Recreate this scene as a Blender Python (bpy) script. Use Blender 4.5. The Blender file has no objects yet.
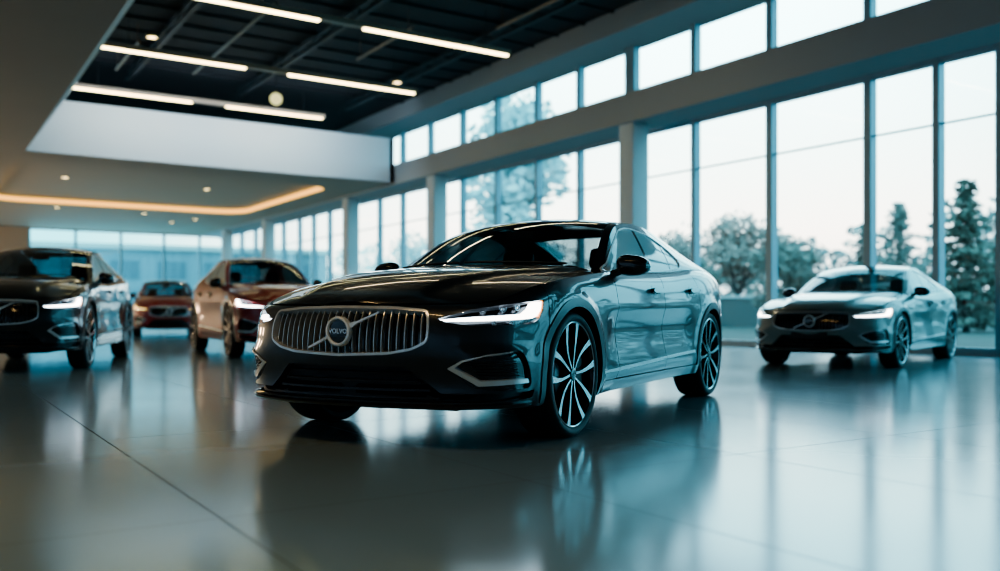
import bpy, math, random
import numpy as np
from mathutils import Vector, Matrix
from mathutils.geometry import delaunay_2d_cdt
random.seed(7)
SC = bpy.context.scene
COL = SC.collection
R = math.radians
# ---------------------------------------------------------------- materials (all node based)
def mat(name, col=(.5,.5,.5), rough=.5, metal=0., coat=0., emit=None, es=0., noise=None, bump=0., bscale=40., ior=1.5, coat_rough=.03, spec=.5):
    m = bpy.data.materials.new(name); m.use_nodes = True
    nt = m.node_tree; p = nt.nodes['Principled BSDF']
    p.inputs['Base Color'].default_value = (*col, 1); p.inputs['Roughness'].default_value = rough
    p.inputs['Metallic'].default_value = metal; p.inputs['IOR'].default_value = ior; p.inputs['Specular IOR Level'].default_value = spec
    p.inputs['Coat Weight'].default_value = coat; p.inputs['Coat Roughness'].default_value = coat_rough
    if emit: p.inputs['Emission Color'].default_value = (*emit, 1); p.inputs['Emission Strength'].default_value = es
    if noise:                                            # (scale, second colour)
        tc = nt.nodes.new('ShaderNodeTexCoord'); n = nt.nodes.new('ShaderNodeTexNoise'); n.inputs['Scale'].default_value = noise[0]; n.inputs['Detail'].default_value = 5
        mx = nt.nodes.new('ShaderNodeMix'); mx.data_type = 'RGBA'
        mx.inputs[6].default_value = (*col, 1); mx.inputs[7].default_value = (*noise[1], 1)
        nt.links.new(tc.outputs['Object'], n.inputs['Vector']); nt.links.new(n.outputs['Fac'], mx.inputs[0]); nt.links.new(mx.outputs[2], p.inputs['Base Color'])
    if bump:
        tc = nt.nodes.new('ShaderNodeTexCoord'); n = nt.nodes.new('ShaderNodeTexNoise'); n.inputs['Scale'].default_value = bscale
        b = nt.nodes.new('ShaderNodeBump'); b.inputs['Strength'].default_value = bump
        nt.links.new(tc.outputs['Object'], n.inputs['Vector']); nt.links.new(n.outputs['Fac'], b.inputs['Height']); nt.links.new(b.outputs['Normal'], p.inputs['Normal'])
    return m
def glass(name, tint, ior=1.5, refl=1.0, painted_sheen=None):
    """thin pane: tinted see-through plus a Fresnel reflection"""
    m = bpy.data.materials.new(name); m.use_nodes = True; nt = m.node_tree; nt.nodes.clear()
    o = nt.nodes.new('ShaderNodeOutputMaterial'); t = nt.nodes.new('ShaderNodeBsdfTransparent'); g = nt.nodes.new('ShaderNodeBsdfGlossy')
    t.inputs[0].default_value = (*tint, 1); g.inputs['Roughness'].default_value = .0; g.inputs['Color'].default_value = (refl, refl, refl, 1)
    f = nt.nodes.new('ShaderNodeFresnel'); mx = nt.nodes.new('ShaderNodeMixShader')
    ge = nt.nodes.new('ShaderNodeNewGeometry'); mr = nt.nodes.new('ShaderNodeMapRange'); mr.inputs[3].default_value = ior; mr.inputs[4].default_value = 1/ior   # both faces of the pane reflect alike
    nt.links.new(ge.outputs['Backfacing'], mr.inputs[0]); nt.links.new(mr.outputs[0], f.inputs[0])
    nt.links.new(f.outputs[0], mx.inputs[0])
    tr = t.outputs[0]
    if painted_sheen:                                            # pale diffuse layer standing in for bright reflections
        df = nt.nodes.new('ShaderNodeBsdfDiffuse'); df.inputs[0].default_value = (*painted_sheen[0], 1); m2 = nt.nodes.new('ShaderNodeMixShader'); m2.inputs[0].default_value = painted_sheen[1]
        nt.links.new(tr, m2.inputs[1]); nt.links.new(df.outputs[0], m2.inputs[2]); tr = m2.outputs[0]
    nt.links.new(tr, mx.inputs[1]); nt.links.new(g.outputs[0], mx.inputs[2]); nt.links.new(mx.outputs[0], o.inputs[0])
    return m
def emis(name, col, s):
    m = bpy.data.materials.new(name); m.use_nodes = True; nt = m.node_tree; nt.nodes.clear()
    o = nt.nodes.new('ShaderNodeOutputMaterial'); e = nt.nodes.new('ShaderNodeEmission'); e.inputs[0].default_value = (*col, 1); e.inputs[1].default_value = s
    nt.links.new(e.outputs[0], o.inputs[0]); return m
# ---------------------------------------------------------------- object helpers
def tag(o, label=None, cat=None, group=None, kind=None):
    for k, v in (('label', label), ('category', cat), ('group', group), ('kind', kind)):
        if v: o[k] = v
    return o
def empty(name, loc=(0,0,0), rz=0.):
    o = bpy.data.objects.new(name, None); COL.objects.link(o); o.location = loc; o.rotation_euler = (0,0,rz); o.empty_display_size = .2; return o
class MB:
    """collects boxes, lathes, tubes and polygons, links them as one mesh object"""
    def __init__(s): s.v = []; s.f = []; s.mi = []
    def add(s, vs, fs, mi=0):
        b = len(s.v); s.v += [tuple(map(float, v)) for v in vs]; s.f += [tuple(b+i for i in f) for f in fs]; s.mi += [mi]*len(fs); return s
    def box(s, x0, x1, y0, y1, z0, z1, mi=0, M=None):
        vs = [(x,y,z) for z in (z0,z1) for y in (y0,y1) for x in (x0,x1)]
        if M is not None: vs = [M @ Vector(v) for v in vs]
        return s.add(vs, [(0,2,3,1),(4,5,7,6),(0,1,5,4),(2,6,7,3),(0,4,6,2),(1,3,7,5)], mi)
    def bbox(s, x0, x1, y0, y1, z0, z1, b=.02, mi=0, M=None):
        """box with bevelled edges"""
        import bmesh
        bm = bmesh.new(); bmesh.ops.create_cube(bm, size=1)
        for v in bm.verts: v.co = Vector(((x0+x1)/2+v.co.x*(x1-x0), (y0+y1)/2+v.co.y*(y1-y0), (z0+z1)/2+v.co.z*(z1-z0)))
        bmesh.ops.bevel(bm, geom=bm.edges[:], offset=b, segments=3, affect='EDGES', profile=.5)
        bm.verts.ensure_lookup_table(); vs = [v.co.copy() for v in bm.verts]; fs = [[v.index for v in f.verts] for f in bm.faces]; bm.free()
        if M is not None: vs = [M @ v for v in vs]
        return s.add(vs, fs, mi)
    def lathe(s, prof, n=48, M=None, closed=False, mi=0):
        """profile (r, h) turned round local Z"""
        vs = []; fs = []; k = len(prof)
        for i in range(n):
            a = 2*math.pi*i/n; c, t = math.cos(a), math.sin(a)
            vs += [Vector((r*c, r*t, h)) for r, h in prof]
        for i in range(n):
            j = (i+1) % n
            for q in range(k if closed else k-1):
                w = (q+1) % k; fs.append((i*k+q, j*k+q, j*k+w, i*k+w))
        if M is not None: vs = [M @ v for v in vs]
        return s.add(vs, fs, mi)
    def tube(s, pts, r, n=8, mi=0, cap=True):
        pts = [Vector(p) for p in pts]; rs = r if isinstance(r, (list, tuple)) else [r]*len(pts); vs = []; fs = []
        for i, p in enumerate(pts):
            d = (pts[min(i+1, len(pts)-1)]-pts[max(i-1, 0)]).normalized(); u = d.orthogonal().normalized() if i == 0 else (u-d*u.dot(d)).normalized(); w = d.cross(u)
            vs += [p+(u*math.cos(2*math.pi*k/n)+w*math.sin(2*math.pi*k/n))*rs[i] for k in range(n)]
        for i in range(len(pts)-1):
            for k in range(n): fs.append((i*n+k, i*n+(k+1) % n, (i+1)*n+(k+1) % n, (i+1)*n+k))
        if cap: fs += [tuple(range(n))[::-1], tuple((len(pts)-1)*n+k for k in range(n))]
        return s.add(vs, fs, mi)
    def build(s, name, mats, parent=None, smooth=35):
        me = bpy.data.meshes.new(name); me.from_pydata(s.v, [], s.f); me.validate()
        for m in (mats if isinstance(mats, (list, tuple)) else [mats]): me.materials.append(m)
        if len(me.polygons) == len(s.mi) and any(s.mi): me.polygons.foreach_set('material_index', s.mi)
        import bmesh
        bm = bmesh.new(); bm.from_mesh(me); bmesh.ops.recalc_face_normals(bm, faces=bm.faces[:]); bm.to_mesh(me); bm.free()
        if smooth: me.shade_smooth(); me.set_sharp_from_angle(angle=R(smooth))
        o = bpy.data.objects.new(name, me); COL.objects.link(o)
        if parent: o.parent = parent
        return o
# ---------------------------------------------------------------- car surfaces (x forward, y left, z up, metres)
def spline(xs, ys):
    """natural cubic spline through (xs, ys), returns a vectorised function (clamped linear outside)"""
    xs = np.asarray(xs, float); ys = np.asarray(ys, float)
    if xs[0] > xs[-1]: xs = xs[::-1]; ys = ys[::-1]
    n = len(xs); h = np.diff(xs)
    A = np.zeros((n, n)); r = np.zeros(n); A[0, 0] = A[-1, -1] = 1
    for i in range(1, n-1):
        A[i, i-1] = h[i-1]; A[i, i] = 2*(h[i-1]+h[i]); A[i, i+1] = h[i]
        r[i] = 6*((ys[i+1]-ys[i])/h[i]-(ys[i]-ys[i-1])/h[i-1])
    m = np.linalg.solve(A, r)
    def f(x):
        x = np.asarray(x, float)
        i = np.clip(np.searchsorted(xs, x)-1, 0, n-2); hh = h[i]; a = xs[i+1]-x; b = x-xs[i]
        v = m[i]*a**3/(6*hh)+m[i+1]*b**3/(6*hh)+(ys[i]/hh-m[i]*hh/6)*a+(ys[i+1]/hh-m[i+1]*hh/6)*b
        s0 = (ys[1]-ys[0])/h[0]-h[0]*(2*m[0]+m[1])/6; s1 = (ys[-1]-ys[-2])/h[-1]+h[-1]*(2*m[-1]+m[-2])/6
        return np.where(x < xs[0], ys[0]+s0*(x-xs[0]), np.where(x > xs[-1], ys[-1]+s1*(x-xs[-1]), v))
    return f
def sst(a, b, x):
    t = np.clip((np.asarray(x, float)-a)/(b-a), 0, 1); return t*t*(3-2*t)
AX = 1.4285; WR = .352; OPEN_R = .382
PLAN = np.array([(2.375,0),(2.364,.2),(2.328,.40),(2.275,.575),(2.19,.725),(2.06,.838),(1.86,.898),(1.62,.926),(1.3,.932),(.9,.926),(.4,.922),(-.2,.922),(-.8,.926),(-1.3,.936),(-1.6,.928),(-1.9,.893),(-2.13,.82),(-2.28,.70),(-2.37,.53),(-2.415,.28),(-2.43,0)])
_full = np.vstack([PLAN[:0:-1]*[1,-1], PLAN])          # right tail .. nose .. left tail
_ch = np.concatenate([[0], np.cumsum(np.hypot(*np.diff(_full, axis=0).T))])
_fx, _fy = spline(_ch, _full[:,0]), spline(_ch, _full[:,1])
_d = np.linspace(0, _ch[-1], 4001); _px, _py = _fx(_d), _fy(_d)
_s = np.concatenate([[0], np.cumsum(np.hypot(np.diff(_px), np.diff(_py)))]); _s -= _s[2000]
SMAX = _s[-1]
_tx, _ty = np.gradient(_px, _s), np.gradient(_py, _s)
def plan(s):
    x, y = np.interp(s, _s, _px), np.interp(s, _s, _py); tx, ty = np.interp(s, _s, _tx), np.interp(s, _s, _ty)
    l = np.hypot(tx, ty); return x, y, ty/l, -tx/l      # outward normal
_half = _s >= 0
def s_of_x(x): return np.interp(-np.asarray(x, float), -_px[_half], _s[_half])       # left side
def s_of_y(y):                                           # front face, |y| < .8
    k = (_s > -1.15) & (_s < 1.15); return np.interp(y, _py[k], _s[k])
SF = float(s_of_y(.70)); ZB = .2
_zt = spline([2.375,2.2,2.08,1.95,1.75,1.43,1.05,.72,.3,-.2,-.7,-1.15,-1.55,-1.95,-2.25,-2.43],
             [.738,.748,.762,.792,.840,.890,.930,.958,.972,.987,1.015,1.045,1.05,1.03,1.005,.985])
def ztop(s): return _zt(plan(np.abs(s))[0])
_ps = spline([.2,.24,.30,.36,.40,.46,.53,.60,.66,.71,.745,.80,.88,.93,.96,1.0], [-.07,-.045,-.015,.0,-.004,-.014,-.026,-.029,-.020,-.007,.0,-.004,-.014,-.027,-.043,-.084])
_pp = spline([.2,.26,.36,.5,.62,.72,.80,.88,.93,.96,1.0], [-.05,-.025,-.01,-.006,-.003,0,-.004,-.014,-.028,-.044,-.084])
_pf = spline([.2,.225,.25,.30,.36,.42,.50,.60,.66,.70,.72,.738], [-.10,-.035,-.02,-.03,-.028,-.014,.002,-.004,-.018,-.036,-.052,-.078])
_pr = spline([.2,.3,.45,.6,.75,.9,.95,.985], [-.12,-.05,.0,.0,-.04,-.03,-.045,-.08])
def belt(s, z):
    s = np.asarray(s, float); z = np.asarray(z, float); a = np.abs(s)
    x, y, nx, ny = plan(s); zt = ztop(s)
    zz = .2+(z-.2)/(zt-.2)                               # 0.2 .. 1.2 -> scaled onto each profile's own height
    t = (z-.2)/(zt-.2)
    mid = sst(1.02, .72, x)*sst(-1.02, -.72, x)
    low = np.clip(z, 0, .58)
    zs = np.where(z < .6, z, .6+(z-.6)*(1.0-.6)/(zt-.6)) # profile height on the side: fixed below, stretched above
    side = _ps(zs)*mid+_pp(zs)*(1-mid)
    front = _pf(np.where(z < .5, z, .5+(z-.5)*(.738-.5)/(zt-.5)))
    rear = _pr(np.where(z < .5, z, .5+(z-.5)*(.985-.5)/(zt-.5)))
    wf = sst(1.22, .62, a); wr = sst(SMAX-1.15, SMAX-.5, a)
    d = side*(1-wf)*(1-wr)+front*wf+rear*wr
    d = d+.032*sst(.5,.85,a)*sst(1.35,1.0,a)*sst(.56,.44,z)     # fuller lower bumper corners
    for ax in (AX, -AX):                                 # wheel-arch flares
        r = np.hypot(x-ax, z-WR); d = d+.014*(1-sst(.435, .500, r))*sst(SF, SF+.3, a)
    return np.stack([x+nx*d, y+ny*d, z+0*x], -1)
_rs = np.linspace(0, SMAX, 1200); _ring = belt(_rs, ztop(_rs))
_o = np.argsort(_ring[:,0], kind='stable')
def yedge(x): return np.interp(x, _ring[_o,0], _ring[_o,1])
def zedge(x): return np.interp(x, _ring[_o,0], _ring[_o,2])
_zh = spline([2.32,2.25,2.1,1.85,1.5,1.2,1.0,.7], [.742,.782,.838,.895,.945,.973,.988,1.0])
_zd = spline([-1.3,-1.6,-1.9,-2.1,-2.28,-2.36], [1.10,1.085,1.062,1.045,1.025,.99])
def hood(x, y):
    x = np.asarray(x, float); y = np.asarray(y, float); ye = np.maximum(yedge(x), .02); q = np.clip(np.abs(y)/ye, 0, 1.02); ze = zedge(x)
    zm = np.where(x > 0, _zh(x), _zd(x))
    z = ze+(zm-ze)*(1-q**2.4)
    yc = .40+.30*sst(2.25, .9, x)                        # raised centre panel between two creases
    rise = .024*sst(2.32, 2.0, x)*np.where(x > 0, 1, 0)
    z = z+rise*(1-sst(yc-.045, yc+.05, np.abs(y)))
    return np.stack([x, y, z], -1)
_zc = spline([1.10,1.02,.8,.5,.2,0,-.2,-.45,-.8,-1.2,-1.6,-1.9,-2.1,-2.3], [.955,.995,1.108,1.248,1.354,1.392,1.409,1.412,1.393,1.330,1.23,1.14,1.07,1.0])
_yr = spline([1.1,.72,.5,.2,-.1,-.5,-1.0,-1.5,-1.9,-2.1], [.86,.80,.745,.665,.615,.595,.59,.605,.645,.67])
_zr = spline([1.1,.72,.45,.2,0,-.2,-.5,-.8,-1.2,-1.6,-1.9,-2.1], [.74,.963,1.128,1.262,1.328,1.358,1.370,1.353,1.292,1.195,1.11,1.045])
def top(x, y):
    x = np.asarray(x, float); y = np.asarray(y, float); yr = _yr(x); q = np.abs(y)/yr
    return np.stack([x, y, _zr(x)+(_zc(x)-_zr(x))*(1-q**2.3)], -1)
def topq(x, q): return top(x, q*_yr(x))
def side(x, z, sg=1):
    x = np.asarray(x, float); z = np.asarray(z, float); zb, yb = zedge(x), yedge(x); zr, yr = _zr(x), _yr(x)
    t = np.clip((z-zb)/np.maximum(zr-zb, .02), 0, 1.05)
    return np.stack([x, sg*(yb+(yr-yb)*t**1.18), z+0*x], -1)
def wsbase(y): return 1.03-.30*(np.abs(y)/.78)**2.2
# ---------------------------------------------------------------- panels cut out of a surface: f(a, b) -> xyz
def resample(poly, d, closed=True):
    out = []; n = len(poly)
    for i in range(n if closed else n-1):
        p, q = np.array(poly[i], float), np.array(poly[(i+1) % n], float); k = max(1, int(math.ceil(np.hypot(*(q-p))/d)))
        out += [tuple(p+(q-p)*j/k) for j in range(k)]
    if not closed: out.append(tuple(poly[-1]))
    return out
def inside(pts, poly):
    x, y = pts[:,0], pts[:,1]; c = np.zeros(len(pts), bool); P = np.array(poly); Q = np.roll(P, -1, 0)
    for (ax, ay), (bx, by) in zip(P, Q):
        if ay == by: continue
        c ^= ((ay > y) != (by > y)) & (x < (bx-ax)*(y-ay)/(by-ay)+ax)
    return c
def segdist(pts, poly):
    P = np.array(poly); D = np.roll(P, -1, 0)-P; L = (D**2).sum(1)+1e-12; best = np.full(len(pts), 1e9)
    for i in range(len(P)):
        t = np.clip(((pts-P[i])@D[i])/L[i], 0, 1); best = np.minimum(best, ((pts-P[i]-t[:,None]*D[i])**2).sum(1))
    return np.sqrt(best)
def smooth_poly(pts, n=6, closed=True):
    """Catmull-Rom rounded outline"""
    out = []; m = len(pts)
    P = [np.array(p, float) for p in pts]
    for i in range(m if closed else m-1):
        if closed: a, b, c, d = P[i-1], P[i], P[(i+1) % m], P[(i+2) % m]
        else: a, b, c, d = P[max(i-1, 0)], P[i], P[i+1], P[min(i+2, m-1)]
        for k in range(n):
            t = k/n; out.append(tuple(.5*(2*b+(c-a)*t+(2*a-5*b+4*c-d)*t*t+(3*b-a-3*c+d)*t**3)))
    if not closed: out.append(tuple(P[-1]))
    return out
def round_poly(pts, r, n=4):
    """outline with rounded corners"""
    out = []; m = len(pts); P = [np.array(p, float) for p in pts]
    for i in range(m):
        a, b, c = P[i-1], P[i], P[(i+1) % m]; u = a-b; v = c-b; lu, lv = np.hypot(*u), np.hypot(*v); k = min(r, .45*lu, .45*lv)
        p, q = b+u/lu*k, b+v/lv*k
        for j in range(n+1):
            t = j/n; out.append(tuple(p*(1-t)**2+2*b*t*(1-t)+q*t*t))
    return out
def area(p): return sum(p[i-1][0]*p[i][1]-p[i][0]*p[i-1][1] for i in range(len(p)))/2
def inset(poly, d):
    P = [np.array(p, float) for p in poly]; sg = 1 if area(poly) > 0 else -1; out = []
    for i in range(len(P)):
        a, b, c = P[i-1], P[i], P[(i+1) % len(P)]
        u = (b-a)/(np.hypot(*(b-a))+1e-9); v = (c-b)/(np.hypot(*(c-b))+1e-9)
        n1 = np.array([-u[1], u[0]])*sg; n2 = np.array([-v[1], v[0]])*sg; n = n1+n2; l = np.hypot(*n)
        n = n/l if l > 1e-6 else n1; k = d/max(.45, n@n1); out.append(tuple(b+n*k))
    return out
def band(line, w):
    """closed outline round a polyline, w = width or list of widths"""
    L = [np.array(p, float) for p in line]; ws = w if isinstance(w, (list, tuple)) else [w]*len(L); a = []; b = []
    for i, p in enumerate(L):
        d = L[min(i+1, len(L)-1)]-L[max(i-1, 0)]; d = d/np.hypot(*d); n = np.array([-d[1], d[0]])*ws[i]/2
        a.append(tuple(p+n)); b.append(tuple(p-n))
    return a+b[::-1]
class PB:
    def __init__(s): s.v = []; s.f = []; s.n = []
    def patch(s, fn, outer, holes=(), step=.035, off=0., rim=.012, edge=None, ref=None, inward=False):
        sx, sy = step if isinstance(step, tuple) else (step, step); edge = edge or .6*min(sx, sy)
        loops = [resample(outer, edge)]+[resample(h, edge) for h in holes]
        O = np.array(loops[0]); lo, hi = O.min(0), O.max(0)
        gx = np.arange(lo[0]+sx*.5, hi[0], sx); gy = np.arange(lo[1]+sy*.5, hi[1], sy)
        G = np.array([(x+(sx*.5 if j % 2 else 0), y) for j, y in enumerate(gy) for x in gx]) if len(gx) and len(gy) else np.zeros((0,2))
        if len(G):
            k = inside(G, loops[0])
            for h in loops[1:]: k &= ~inside(G, h)
            G = G[k]
            for l in loops:
                if len(G): G = G[segdist(G, l) > .45*min(sx, sy)]
        vs = [Vector(p) for l in loops for p in l]; es = []; b = 0
        for l in loops: es += [(b+i, b+(i+1) % len(l)) for i in range(len(l))]; b += len(l)
        vs += [Vector(p) for p in G]
        V, E, T = delaunay_2d_cdt(vs, es, [], 0, 1e-6)[:3]
        V = np.array([tuple(v) for v in V]); T = np.array([t for t in T if len(t) == 3])
        cen = V[T].mean(1); k = inside(cen, loops[0])
        for h in loops[1:]: k &= ~inside(cen, h)
        T = T[k]
        e = 1e-3; a, b2 = V[:,0], V[:,1]
        P = fn(a, b2); N = np.cross(fn(a+e, b2)-fn(a-e, b2), fn(a, b2+e)-fn(a, b2-e)); N /= np.linalg.norm(N, axis=1)[:,None]+1e-12
        c = np.stack([np.clip(P[:,0], -1.5, 1.5), 0*P[:,0], 0*P[:,0]+.45], 1) if ref is None else np.array(ref)[None]
        if (N*(P-c)).sum() < 0: N = -N
        if inward: N = -N
        P = P+N*off
        w = np.cross(P[T[:,1]]-P[T[:,0]], P[T[:,2]]-P[T[:,0]]); fl = (w*N[T[:,0]]).sum(1) < 0
        T[fl] = T[fl][:,::-1]
        base = len(s.v); s.v += P.tolist(); s.n += N.tolist(); s.f += (T+base).tolist()
        if rim:
            cnt = {}
            for t in T:
                for i in range(3):
                    q = (int(t[i]), int(t[(i+1) % 3])); cnt[tuple(sorted(q))] = None if tuple(sorted(q)) in cnt else q
            for q in cnt.values():
                if q is None: continue
                i, j = q; p0, p1 = P[i], P[j]; d0, d1 = p0-N[i]*rim, p1-N[j]*rim
                m = np.cross(p1-p0, N[i]); m = m/(np.linalg.norm(m)+1e-12)*(1 if rim > 0 else -1); b = len(s.v)
                s.v += [p0.tolist(), p1.tolist(), d1.tolist(), d0.tolist()]; s.n += [m.tolist()]*4
                s.f.append([b, b+3, b+2, b+1] if rim > 0 else [b, b+1, b+2, b+3])
        return s
    def mirrored(s):
        o = PB(); o.v = [[x,-y,z] for x,y,z in s.v]; o.n = [[x,-y,z] for x,y,z in s.n]; o.f = [f[::-1] for f in s.f]; return o
    def build(s, name, m, parent=None):
        me = bpy.data.meshes.new(name); me.from_pydata(s.v, [], s.f); me.materials.append(m)
        me.shade_smooth(); me.normals_split_custom_set_from_vertices(s.n)
        o = bpy.data.objects.new(name, me); COL.objects.link(o)
        if parent: o.parent = parent
        return o
# ---------------------------------------------------------------- car materials
M = {}
def paint(name, col, metal=.55, rough=.32):
    m = mat(name, col, rough, metal, coat=1.0, coat_rough=.015, ior=1.5); m.node_tree.nodes['Principled BSDF'].inputs['Coat IOR'].default_value = 1.45; return m
M['paint_hero'] = paint('near_black_pearl_paint', (.007,.010,.014), .25, .30)
M['paint_black'] = paint('black_paint', (.014,.017,.020), .6)
M['paint_red'] = paint('deep_red_paint', (.36,.012,.010), .0)
M['paint_crimson'] = paint('crimson_paint', (.24,.006,.005), .0)
M['paint_grey'] = paint('sage_grey_paint', (.20,.262,.252), .15, .40)
M['gloss_black'] = mat('gloss_black', (.006,.006,.007), .08, coat=.6)
M['matte_black'] = mat('matte_black_plastic', (.010,.011,.012), .55)
M['bright'] = mat('bright_trim', (.90,.93,.95), .42, .35)
M['arch'] = mat('arch_trim_satin', (.008,.010,.012), .38, .1, coat=.25, coat_rough=.15)
M['void'] = mat('dark_underbody', (.004,.004,.005), .8, spec=.2)
M['chrome'] = mat('chrome', (.88,.90,.92), .2, .55)
M['satin'] = mat('satin_chrome', (.62,.64,.66), .22, 1.)
M['slat'] = mat('brushed_slat', (.62,.62,.60), .30, .75)
M['slat_dark'] = mat('dark_slat', (.02,.02,.021), .3, .5)
M['rubber'] = mat('tyre_rubber', (.012,.012,.013), .62, bump=.15, bscale=60)
M['machined'] = mat('machined_alloy', (.78,.80,.82), .20, 1.)
M['wheel_black'] = mat('wheel_gloss_black', (.010,.011,.012), .22, coat=.4)
M['disc'] = mat('brake_disc', (.16,.16,.17), .35, 1.)
M['led'] = emis('daytime_running_light', (.90,.96,1.0), 5.)
M['led_dim'] = emis('daytime_running_light_soft', (.90,.96,1.0), 7.)
M['amber'] = mat('amber_marker', (.8,.25,.05), .2, emit=(1.,.33,.06), es=1.2)
M['tail'] = mat('tail_lamp_red', (.25,.006,.006), .1, coat=1., emit=(1,.03,.02), es=.25)
M['lens'] = glass('lamp_lens', (.96,.97,.98), 1.4)
M['window'] = glass('tinted_car_glass', (.40,.47,.48), 1.8)
M['side_glass'] = glass('painted_reflection_side_glass', (.40,.47,.48), 1.5, painted_sheen=((.82,.98,1.), .85))  # pale diffuse mix paints the bright window reflection into the panes
M['screen'] = glass('windscreen_glass', (.52,.58,.58), 1.50)
M['leather'] = mat('brown_leather', (.055,.028,.016), .5, noise=(30, (.04,.02,.012)))
M['cabin'] = mat('cabin_plastic', (.012,.012,.013), .6)
M['mirror_glass'] = mat('mirror_silver', (.8,.82,.84), .02, 1.)
M['warm_lamp'] = emis('fog_lamp_warm', (1., .62, .22), 2.5)

def arc(ax, r, a0, a1, n=40):
    """wheel-arch outline in (s, z); angle from the forward direction, upwards"""
    t = np.radians(np.linspace(a0, a1, n)); return list(zip(s_of_x(ax+r*np.cos(t)).tolist(), (WR+r*np.sin(t)).tolist()))
def sx(x): return float(s_of_x(x))
def zt(s): return float(ztop(np.array(s)))
def ringline(s0, s1, dz=-.002, n=30): return [(float(s), zt(s)+dz) for s in np.linspace(s0, s1, n)]
def neg(poly): return [(-a, b) for a, b in poly]

LAMP = [(.555,.668),(.73,.714),(.90,.736),(1.05,.752),(1.225,.768),(1.205,.720),(1.165,.672),(1.12,.650),(1.055,.641),(.72,.634),(.60,.652)]
LBAR = [(.562,.667),(.72,.680),(.90,.688),(1.03,.695),(1.085,.722),(1.12,.757),(1.214,.762),(1.192,.715),(1.152,.682),(1.11,.670),(1.05,.667),(.72,.663),(.60,.662)]
GR = [(-.505,.706),(-.30,.7195),(0,.7235),(.30,.7195),(.505,.706),(.514,.62),(.508,.552),(.43,.515),(.30,.493),(0,.481),(-.30,.493),(-.43,.515),(-.508,.552),(-.514,.62)]
FOG = [(.612,.421),(.69,.466),(.80,.494),(.965,.508),(1.005,.50),(1.055,.40),(1.07,.345),(1.055,.315),(.86,.305),(.745,.322)]
FOGV = [(.672,.422),(.72,.450),(.82,.476),(.935,.490),(.965,.478),(1.005,.380),(.985,.362),(.785,.362)]
INTK = [(-.385,.425),(.385,.425),(.575,.290),(1.055,.298),(1.10,.305),(1.09,.262),(.9,.250),(.56,.246),(0,.25),(-.56,.246),(-.9,.250),(-1.09,.262),(-1.10,.305),(-1.055,.298),(-.575,.290)]
DLO = [(.742,.962),(.615,1.013),(.40,1.125),(.20,1.220),(.062,1.277),(-.06,1.302),(-.183,1.314),(-.364,1.312),(-.56,1.295),(-.72,1.262),(-.84,1.212),(-.915,1.15),(-.925,1.105),(-.89,1.070),(-.80,1.046),(-.60,1.026),(-.229,1.000),(.265,.980)]
ARCH = 35.
DX0, DX1 = .742, -.222
S_BF = 1.285
XBF = float(belt(np.array(S_BF), np.array(zt(S_BF)))[0])
def rear_door_back():                                    # from the belt down to the sill
    a = arc(-AX, .405, 50, 10, 14)
    return [(sx(-.86), zt(sx(-.86))-.002), (sx(-1.0), .985), (sx(-1.065), .90), (sx(-1.09), .80), (sx(-1.11), .72)]+[p for p in a if p[1] < .66]
def hood_edge(x):
    return float(yedge(x))-.006-.085*float(sst(XBF-.02, 1.30, x))

def emblem(parent, slat_m):
    x0 = float(belt(np.array(0.), np.array(.6))[0])
    A = Matrix(((0,0,1,x0),(1,0,0,.012),(0,1,0,.603),(0,0,0,1)))   # local x -> car y, local y -> car z, local z -> car x
    e = MB().lathe([(.0605,.000),(.0605,.021),(.0635,.027),(.069,.029),(.0755,.026),(.0780,.018),(.0780,.0)], 56, A).build('emblem', M['bright'], parent)
    MB().lathe([(.0,.018),(.056,.018),(.062,.016)], 48, A).build('emblem_disc', M['gloss_black'], e)
    cu = bpy.data.curves.new('badge_lettering', 'FONT'); cu.body = 'VOLVO'; cu.size = .0345; cu.align_x = 'CENTER'; cu.align_y = 'CENTER'; cu.extrude = .0012; cu.offset = .0004; cu.space_character = 1.02
    t = bpy.data.objects.new('badge_lettering', cu); COL.objects.link(t)
    me = bpy.data.meshes.new_from_object(t.evaluated_get(bpy.context.evaluated_depsgraph_get())); bpy.data.objects.remove(t)
    me.transform(A @ Matrix.Translation((0,0,.0205))); me.materials.clear(); me.materials.append(M['chrome']); me.name = 'badge_lettering'
    o = bpy.data.objects.new('badge_lettering', me); COL.objects.link(o); o.parent = e
    # diagonal bar across the grille, with the arrow at its upper end
    d = Vector((.235, .098)).normalized(); n = Vector((-d.y, d.x))
    def strip(t0, t1, w0, w1, h0, h1, name):
        vs = []
        for t, w, h in ((t0, w0, h0), (t1, w1, h1)):
            p = d*t
            for k, hh in ((-1, h-.014), (-1, h), (1, h), (1, h-.014)): q = p+n*w*k; vs.append(A @ Vector((q.x, q.y, hh)))
        MB().add(vs, [(0,1,5,4),(1,2,6,5),(2,3,7,6),(3,0,4,7),(0,3,2,1),(4,5,6,7)]).build(name, M['bright'], e)
    strip(-.068, -.232, .0075, .005, .016, .002, 'diagonal_bar'); strip(.108, .255, .0065, .0035, .012, -.006, 'diagonal_bar')
    strip(.072, .122, .015, .0065, .018, .013, 'emblem_arrow')
    return e

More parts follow.
